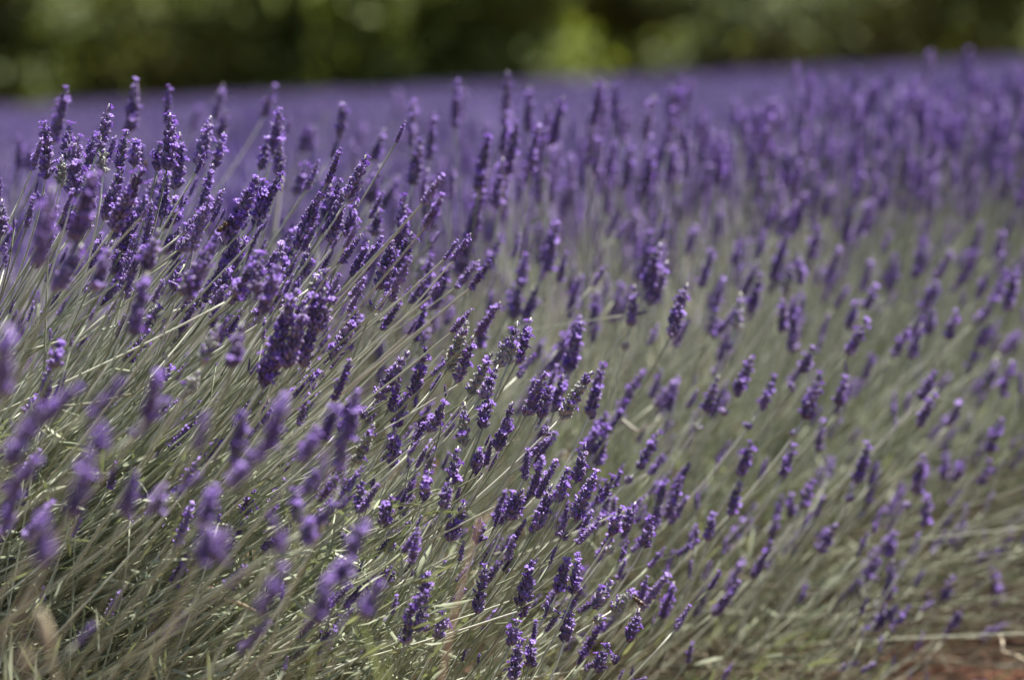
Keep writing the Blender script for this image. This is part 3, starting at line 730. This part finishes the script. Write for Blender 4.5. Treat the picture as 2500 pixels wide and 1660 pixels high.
# stems of the bush at the near end of the row: they fan out low to the right
for i in range(930):
    x0, y0 = (random.uniform(-420, 420), random.uniform(1180, 1900)) if i < 750 else (random.uniform(150, 1250), random.uniform(1380, 1850))
    d = random.uniform(2.12, 2.5) if i < 750 else random.uniform(2.26, 2.6)
    hi = min(1, max(0, (1800 - y0) / 700)) if i < 750 else .25
    ang = R(random.gauss(20 + 30 * hi, 9)) if i < 750 else R(random.gauss(34, 16))
    L = random.uniform(.20, .40) * (1 if i < 750 else .5)
    p0 = at(x0, y0, d)
    dv = Vector((math.cos(ang), random.gauss(-.06, .10), math.sin(ang))).normalized()
    p2 = p0 + dv * L
    p1 = p0.lerp(p2, .5) - UP * random.uniform(.0, .03) * L / .3
    if project(p2)[2] < 2.06 or p0.z < .02 or (i >= 750 and before(p2)): continue
    tube(stem_mb, bez(p0, p1, p2, 8), [random.uniform(.0010, .0014) * (1 - .3 * k / 8) for k in range(9)], 5, cap=False)
    if random.random() < (1 if project(p2)[1] < 820 else .5 if i >= 750 else .08): put_spike(p2, (dv + UP * .4).normalized(), random.uniform(.012, .034))
for i in range(3600):
    d = random.uniform(2.08, 2.5)
    x0, y0 = random.uniform(-150, 1060), random.uniform(1000, 1720)
    if y0 < 1000 + 520 * max(0, x0) / 1250 * random.uniform(.4, 1.2): continue
    p = at(x0, y0, d)
    if p.z < .03: continue
    a = R(random.gauss(35, 35))
    leaf(leaf_mb, p, Vector((math.cos(a), random.gauss(0, .45), math.sin(a))).normalized(), random.uniform(.016, .042), random.uniform(.0011, .0021), random.uniform(-.2, .5))

# low skirt of the row: leaves and sagging stems that hide most of the soil
for i in range(1000):
    sv, n = random.uniform(.3, 2.9), random.uniform(.05, .38)
    p = A0 + U * sv + V * n; p.z = .02 + (.05 + .27 * (1 - n / .6)) * random.random() ** .55
    if project(p)[2] < 2.5 or before(p): continue
    a = random.uniform(0, 6.28)
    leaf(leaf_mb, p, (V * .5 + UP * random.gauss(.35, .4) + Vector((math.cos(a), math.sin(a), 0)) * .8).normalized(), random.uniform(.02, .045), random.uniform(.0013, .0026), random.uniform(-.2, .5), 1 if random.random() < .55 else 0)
for i in range(1250):
    sv = random.uniform(.1, 3.1)
    p0 = A0 + U * sv + V * random.uniform(-.05, .2); p0.z = random.uniform(.04, .22)
    n2 = random.uniform(.22, .72)
    p2 = p0 + V * n2 + U * random.gauss(0, .1) + Vector((.05, 0, 0)); p2.z = random.uniform(.08, .36)
    if project(p2)[2] < 2.5 or before(p2) or in_hollow(p2) or in_hollow(p0.lerp(p2, .6)): continue
    p1 = p0.lerp(p2, .55); p1.z = max(.02, p1.z + random.uniform(-.05, .03))
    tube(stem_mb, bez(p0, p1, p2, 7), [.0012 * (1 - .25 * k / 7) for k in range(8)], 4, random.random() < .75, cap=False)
    if random.random() < .3: put_spike(p2, ((p2 - p1).normalized() + UP * .55).normalized(), random.uniform(.015, .045))

for i in range(19000):                                     # leafy cushion at the foot of the row
    sv = random.uniform(-2.2, 3.3)
    phi = R(random.uniform(-70, 88))
    q = .30 * random.random() ** .6 + .03
    p = A0 + U * sv + V * (q * math.sin(phi) * 1.35 + .04) ; p.z = .02 + q * math.cos(phi) * 1.0 + random.uniform(0, .04)
    px, py, d = project(p)
    if d < 1.9 and (d < .3 or (px > -250 and py < 1850)): continue
    if px > 1150 and py > 1150 and random.random() < min(.45, (py - 1150) / 500): continue
    dv = (V * math.sin(phi) * .9 + UP * (math.cos(phi) + .25) + U * random.gauss(0, .5) + V * random.gauss(0, .4) + UP * random.gauss(0, .4)).normalized()
    leaf(leaf_mb, p, dv, random.uniform(.022, .05), random.uniform(.0013, .0026), random.uniform(-.2, .4))

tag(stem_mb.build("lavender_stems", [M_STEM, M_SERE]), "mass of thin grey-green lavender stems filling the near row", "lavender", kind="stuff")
tag(leaf_mb.build("lavender_leaves", [M_LEAF, M_SERE]), "narrow grey-green lavender leaves crowding the foot of the near row", "leaves", kind="stuff")
tag(scatter("lavender_flowers", SPIKE_ME, s_pts, s_rot, s_scl, s_idx), "countless smaller purple lavender flowers among and behind the clear ones", "lavender", kind="stuff")

wood = MB()
for i in range(420):                                       # woody bases
    sv = random.uniform(-0.8, 3.2)
    p0 = A0 + U * sv + V * random.gauss(0, .07); p0.z = -.02
    phi = R(random.uniform(-60, 60))
    p2 = p0 + (V * math.sin(phi) + UP * .75 + U * random.gauss(0, .25)) * random.uniform(.10, .22)
    tube(wood, bez(p0, p0.lerp(p2, .5) + UP * .02, p2, 4), [.006, .005, .0045, .004, .003], 6)
tag(wood.build("woody_stems", [M_WOOD]), "gnarled brown woody lavender bases close to the soil", "stems", kind="stuff")

# ---------------------------------------------------------------- rows behind: clumps
def clump(seed, spikes, high):
    random.seed(seed)
    mb = MB()
    for k in range(spikes):
        a, ph = random.uniform(0, 6.28), R(abs(random.gauss(0, 30)))
        r0 = Vector((random.uniform(-.16, .16), random.uniform(-.16, .16), .1))
        dv = (Vector((math.cos(a) * math.sin(ph), math.sin(a) * math.sin(ph), math.cos(ph))) + Vector((.14, 0, 0))).normalized()
        L = random.uniform(.40, .55)
        p = r0 + dv * L
        tube(mb, [r0, r0.lerp(p, .5), p], [.0022, .002, .0018], 3, 2, cap=False)
        t = (dv + UP * .4).normalized()
        sl = random.uniform(.05, .075)
        pr = [(0, .5), (.12, 1), (.3, .75), (.45, 1), (.62, .7), (.8, .8), (1, .25)]
        F = frame(t, random.uniform(0, 6.28)); vv = []
        for z, q in pr:
            for s_ in range(5):
                rr = .0085 * q * random.uniform(.7, 1.3)
                vv.append(p + F @ Vector((rr * math.cos(s_ * 1.2566), rr * math.sin(s_ * 1.2566), z * sl)))
        pc = random.random()
        for j in range(len(pr) - 1):
            for s_ in range(5):
                s2 = (s_ + 1) % 5
                mb.add([vv[j * 5 + s_], vv[j * 5 + s2], vv[(j + 1) * 5 + s2], vv[(j + 1) * 5 + s_]], [(0, 1, 2, 3)], 1 if random.random() < .36 else 0, None, pc)
    for k in range(high):
        a, q = random.uniform(0, 6.28), random.uniform(.05, .26)
        p = Vector((math.cos(a) * q, math.sin(a) * q, random.uniform(.02, .26)))
        leaf(mb, p, Vector((math.cos(a) * .5, math.sin(a) * .5, 1)).normalized(), random.uniform(.05, .10), .0035, .1, 3)
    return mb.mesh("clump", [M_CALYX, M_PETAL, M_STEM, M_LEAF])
CLUMPS = [clump(800 + k, 95, 160) for k in range(5)]
c_pts, c_rot, c_scl, c_idx = [], [], [], []
random.seed(77)
for k in range(1, 46):
    n0 = -ROW_GAP * k
    sv = -60.0
    while sv < 75:
        sv += random.uniform(.22, .30)
        for side in (-.2, .2):
            p = A0 + U * (sv + random.uniform(-.1, .1)) + V * (n0 + side + random.gauss(0, .05))
            if p.y < 1.5 or p.y > 36 or abs(p.x) > .26 * p.y + 1.0: continue
            p.z = float(ground_z(p.x, p.y))
            c_pts.append(p); c_rot.append((0, 0, random.uniform(-.6, .6))); c_scl.append(random.uniform(.92, 1.1)); c_idx.append(random.randrange(5))
tag(scatter("lavender_field", CLUMPS, c_pts, c_rot, c_scl, c_idx), "purple lavender rows of the field stretching back to the trees", "lavender", kind="stuff")
print("fill spikes", len(s_pts), "clumps", len(c_pts))

# ---------------------------------------------------------------- soil clods and litter
random.seed(91)
cl = MB()
for i in range(1500):
    sv, n = random.uniform(-.6, 3.4), random.uniform(-.35, .75)
    p = A0 + U * sv + V * n
    p.z = float(ground_z(p.x, p.y)) + .004
    s = .004 + .018 * random.random() ** 3
    vv = []
    for z, q in ((-.6, .7), (.1, 1.0), (.6, .55)):
        for k in range(6):
            rr = s * q * random.uniform(.75, 1.2)
            vv.append(p + Vector((rr * math.cos(k * 1.047), rr * math.sin(k * 1.047), z * s * random.uniform(.8, 1.1))))
    ff = [(j * 6 + k, j * 6 + (k + 1) % 6, (j + 1) * 6 + (k + 1) % 6, (j + 1) * 6 + k) for j in range(2) for k in range(6)] + [tuple(12 + k for k in range(6))]
    cl.add(vv, ff)
tag(cl.build("soil_clods", [M_SOIL], smooth=False), "crumbly red soil clods at the foot of the near row", "soil", kind="stuff")
lt = MB()
for i in range(4200):
    sv, n = random.uniform(-.4, 3.6), random.uniform(-.2, .85)
    p = A0 + U * sv + V * n; p.z = random.uniform(.006, .07)
    a = random.uniform(0, 6.28); L = random.uniform(.03, .14)
    d = Vector((math.cos(a), math.sin(a), random.uniform(-.1, .25)))
    tube(lt, bez(p, p + d * L * .5 + UP * random.uniform(-.005, .012), p + d * L, 4), [random.uniform(.0007, .0014)] * 5, 4, random.random() < .7, cap=False)
tag(lt.build("dry_litter", [M_DRY, M_SERE]), "dry straw-coloured litter under the lavender", "litter", kind="stuff")

wd = MB()
for i in range(5000):                                      # unseen greenery added below the view to cut red soil bounce
    sv, n = random.uniform(-2.6, 1.2), random.uniform(.5, 2.0)
    p = A0 + U * sv + V * n; p.z = .002
    px, py, d = project(p + UP * .1)
    if d > 0 and px > -200 and py < 1800: continue
    a = random.uniform(0, 6.28)
    leaf(wd, p, Vector((math.cos(a) * .6, math.sin(a) * .6, .7)).normalized(), random.uniform(.04, .11), random.uniform(.002, .005), random.uniform(.1, .7), 1)
tag(wd.build("added_weeds", [M_LEAF, M_BLADE]), "unseen low greenery added to cut the red bounce off the soil", "added_weeds", kind="stuff")

# ---------------------------------------------------------------- single weeds and dry stalks
def ribbon(name, label, cat, pix, width, mat, twist=0.6, thick=.0006, group=None, part="blade"):
    """a grass blade or dead stalk along points given as (px, py, distance)"""
    P = [at(*q) for q in pix]
    # smooth through the points
    pts = []
    for i in range(len(P) - 1):
        p0, p1, p2, p3 = P[max(i - 1, 0)], P[i], P[i + 1], P[min(i + 2, len(P) - 1)]
        for t in [k / 5 for k in range(5)]:
            pts.append(.5 * ((2 * p1) + (p2 - p0) * t + (2 * p0 - 5 * p1 + 4 * p2 - p3) * t * t + (3 * p1 - p0 - 3 * p2 + p3) * t ** 3))
    pts.append(P[-1])
    o = pts[0].copy()
    root = tag(empty(name, o), label, cat, group)
    mb = MB(); n = len(pts)
    tube(mb, [p - o for p in pts], [width * (1 - .75 * (i / (n - 1)) ** 2) for i in range(n)], 6, 0, True, max(.12, thick / width), twist)
    mb.build(part, [mat], root)
    return root, pts

def stalk(name, label, cat, pix, rad, mat, knob=0.0):
    P = [at(*q) for q in pix]
    o = P[0].copy()
    root = tag(empty(name, o), label, cat)
    pts = bez(P[0], P[1], P[2], 12)
    mb = MB(); tube(mb, [p - o for p in pts], [rad * (1 - .3 * i / 12) for i in range(13)], 7)
    mb.build("stem", [mat], root)
    if knob:
        kb = MB(); t = (pts[-1] - pts[-2]).normalized()
        tube(kb, [pts[-1] - o + t * knob * z for z in (-.2, .2, .9, 1.6, 2.0)], [knob * q for q in (.3, .75, .8, .5, .12)], 8)
        kb.build("seed_head", [mat], root)
    return root

stalk("dry_stalk", "pale upright dead stalk behind the left spikes, out of focus", "stalk", [(640, 760, 2.75), (668, 600, 2.75), (686, 432, 2.75)], .0027, M_PALE)
stalk("dry_stalk", "thick bleached stick with knobbed tip right of middle, out of focus", "stalk", [(1255, 1290, 2.62), (1312, 1196, 2.6), (1368, 1112, 2.58)], .0032, M_PALE, .0042)
stalk("dry_stalk", "reddish brown dead stalk standing blurred below the middle", "stalk", [(1068, 1720, 1.66), (1105, 1480, 1.7), (1172, 1270, 1.74)], .0010, M_RUST, .0015)
ribbon("dry_leaf", "pale bent dead leaf in the stems right of middle", "leaf", [(1500, 1010, 2.62), (1543, 1046, 2.6), (1560, 1050, 2.6), (1605, 1028, 2.6)], .0028, M_PALE)
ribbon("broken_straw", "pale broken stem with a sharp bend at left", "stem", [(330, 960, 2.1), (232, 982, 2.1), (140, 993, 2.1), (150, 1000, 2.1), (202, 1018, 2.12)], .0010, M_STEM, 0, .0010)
ribbon("lavender_leaf", "narrow dark green leaf lying across the left stems", "leaf", [(280, 905, 2.16), (310, 908, 2.16), (335, 913, 2.16)], .0026, M_LEAF)
ribbon("lavender_leaf", "thin dark green leaf between the blurred left spikes", "leaf", [(137, 1082, 2.12), (180, 1085, 2.12), (222, 1092, 2.12)], .0022, M_LEAF)
ribbon("dry_leaf", "straw-coloured dead leaf curving over the litter at lower left", "leaf", [(548, 1462, 2.06), (590, 1474, 2.07), (640, 1500, 2.08)], .0017, M_DRY)
ribbon("dry_leaf", "white dry leaf scrap upright at lower left", "leaf", [(171, 1310, 2.0), (180, 1285, 2.0), (194, 1258, 2.0)], .0030, M_PALE)
ribbon("grass_blade", "tallest blurred yellow-green grass blade at the bottom edge", "grass", [(930, 1720, 1.62), (922, 1640, 1.62), (905, 1580, 1.62), (888, 1525, 1.62)], .0036, M_BLADE, group="grass blades at the bottom edge")
ribbon("grass_blade", "blurred yellow-green grass blade beside the tallest one", "grass", [(955, 1720, 1.66), (948, 1660, 1.66), (944, 1605, 1.66), (950, 1540, 1.66)], .0030, M_BLADE, group="grass blades at the bottom edge")
ribbon("grass_blade", "pale blurred grass blade left of the yellow-green tuft", "grass", [(752, 1720, 1.7), (758, 1650, 1.7), (764, 1580, 1.7)], .0032, M_BLADE, group="grass blades at the bottom edge")
ribbon("grass_blade", "pale green grass blade standing at the lower right", "grass", [(1962, 1680, 2.7), (1958, 1620, 2.7), (1950, 1556, 2.7)], .0027, M_BLADE, group="grass blades at the bottom edge")
ribbon("dead_grass", "curled tan dead grass blade in the lower right corner", "grass", [(2520, 1620, 2.7), (2480, 1598, 2.7), (2450, 1588, 2.7), (2447, 1560, 2.72), (2438, 1550, 2.73), (2420, 1572, 2.75)], .0022, M_DRY)
ribbon("dead_grass", "small hooked tan dead blade in the dark gap, lower right", "grass", [(2185, 1535, 2.8), (2196, 1528, 2.8), (2215, 1532, 2.8), (2232, 1556, 2.8)], .0026, M_DRY)
ribbon("dead_grass", "rusty dead blade rising from the soil at lower right corner", "grass", [(2440, 1690, 2.75), (2425, 1630, 2.75), (2405, 1600, 2.75), (2370, 1570, 2.76)], .0026, M_RUST)
def oat(label, pix, L):
    P = [at(*q) for q in pix]; o = P[0].copy()
    root = tag(empty("wild_oat", o), label, "grass", "dry oats in the bottom left corner")
    mb = MB(); pts = bez(P[0], P[1], P[2], 10); tube(mb, [p - o for p in pts], [.0009] * 11, 5); mb.build("stem", [M_DRY], root)
    t = (pts[-1] - pts[-3]).normalized()
    for sgn in (-1, 1):
        g = MB(); sd = t.cross(Vector((0, 1, 0))).normalized() * sgn
        tube(g, [pts[-1] - o + t * L * z + sd * L * x for z, x in ((0, 0), (.25, .07), (.6, .10), (.9, .07), (1.15, .05))], [L * q for q in (.02, .10, .11, .06, .01)], 8, 0, True, .5)
        g.build("husk", [M_DRY], root)
oat("pale dry oat husk, the upper one in the bottom left corner", [(150, 1700, 1.5), (135, 1650, 1.5), (122, 1590, 1.5)], .024)
oat("tan dry oat husk, the lower one in the bottom left corner", [(40, 1760, 1.4), (50, 1700, 1.4), (58, 1650, 1.4)], .016)

# ---------------------------------------------------------------- bees
M_BEE = plain("bee_brown", (0.11, 0.065, 0.03), .6)
M_BEEDARK = plain("bee_dark", (0.02, 0.014, 0.010), .35)
M_WING = plain("bee_wing", (0.35, 0.30, 0.24), .25, .5)
def bee(px, py, d, heading, label, size=1.0):
    o = at(px, py, d)
    root = tag(empty("bee", o), label, "bee", "bees on the lavender")
    q = heading.normalized()
    F = (Matrix.Translation((0, 0, 0)) @ frame(q, 0).to_4x4() @ Matrix.Scale(size, 4)).to_3x3()
    dn = (F @ Vector((0, 1, 0)))
    sgn = -1 if dn.z > 0 else 1
    def W(x, y, z): return F @ Vector((x, y * sgn, z))
    b = MB()
    prof = [(-.0075, .0003, 0), (-.0066, .0013, 1), (-.005, .0021, 0), (-.0032, .0024, 1), (-.0015, .0021, 0), (-.0006, .0010, 1), (.0003, .0017, 0), (.0018, .0022, 0), (.0033, .0018, 0), (.0041, .0009, 1), (.0047, .0014, 1), (.0056, .0013, 1), (.0062, .0004, 1)]
    n = 10; vv = []
    for z, r_, m in prof:
        dip = -.0008 * max(0, -z / .0075) ** 2 * 1.6
        for k in range(n): vv.append(W(r_ * math.cos(6.2832 * k / n), dip + r_ * math.sin(6.2832 * k / n), z))
    b.add(vv, [], 0)
    for j in range(len(prof) - 1):
        for k in range(n):
            b.f.append((j * n + k, j * n + (k + 1) % n, (j + 1) * n + (k + 1) % n, (j + 1) * n + k)); b.m.append(prof[j][2])
    b.f.append(tuple(range(n))); b.m.append(1)
    b.f.append(tuple((len(prof) - 1) * n + k for k in range(n))); b.m.append(1)
    b.build("body", [M_BEE, M_BEEDARK], root)
    for s_ in (-1, 1):
        w = MB()
        for L, ww, z0, out in ((.0090, .0015, .0022, .38), (.0064, .0011, .0010, .5)):
            vs_ = []
            for t, q_ in ((0, .3), (.3, .8), (.7, 1.1), (.95, .7), (1, .1)):
                for e in (-1, 1):
                    vs_.append(W(s_ * (.001 + L * t * out), .0021 + .0014 * t, z0 - L * t * .9 + e * ww * q_ * .6))
            w.add(vs_, [(2 * j, 2 * j + 1, 2 * j + 3, 2 * j + 2) for j in range(4)], 0)
        w.build("wing", [M_WING], root)
        for z0, fw in ((.0028, .0022), (.0018, -.0003), (.0006, -.0030)):
            lg = MB()
            tube(lg, [W(s_ * .0012, -.0012, z0), W(s_ * .0030, -.0014, z0 + fw * .5), W(s_ * .0033, -.0036, z0 + fw), W(s_ * .0028, -.0048, z0 + fw * 1.3)], [.0004, .00045, .0003, .00015], 5)
            lg.build("leg", [M_BEEDARK], root)
        an = MB(); tube(an, [W(s_ * .0006, .0006, .0058), W(s_ * .0012, .0014, .0072), W(s_ * .0016, .0008, .0086)], [.0002, .0002, .0001], 4)
        an.build("antenna", [M_BEEDARK], root)
bee(547, 552, 2.19, Vector((.55, .2, .55)), "brown honey bee clinging to the sharp spike at left", 1.15)
bee(1556, 1466, 2.28, Vector((-.6, .1, .5)), "blurred orange-brown bee under a drooping spike near the bottom")
bee(353, 404, 2.45, Vector((.3, .1, .7)), "small out-of-focus brown bee behind the crowded left spikes")
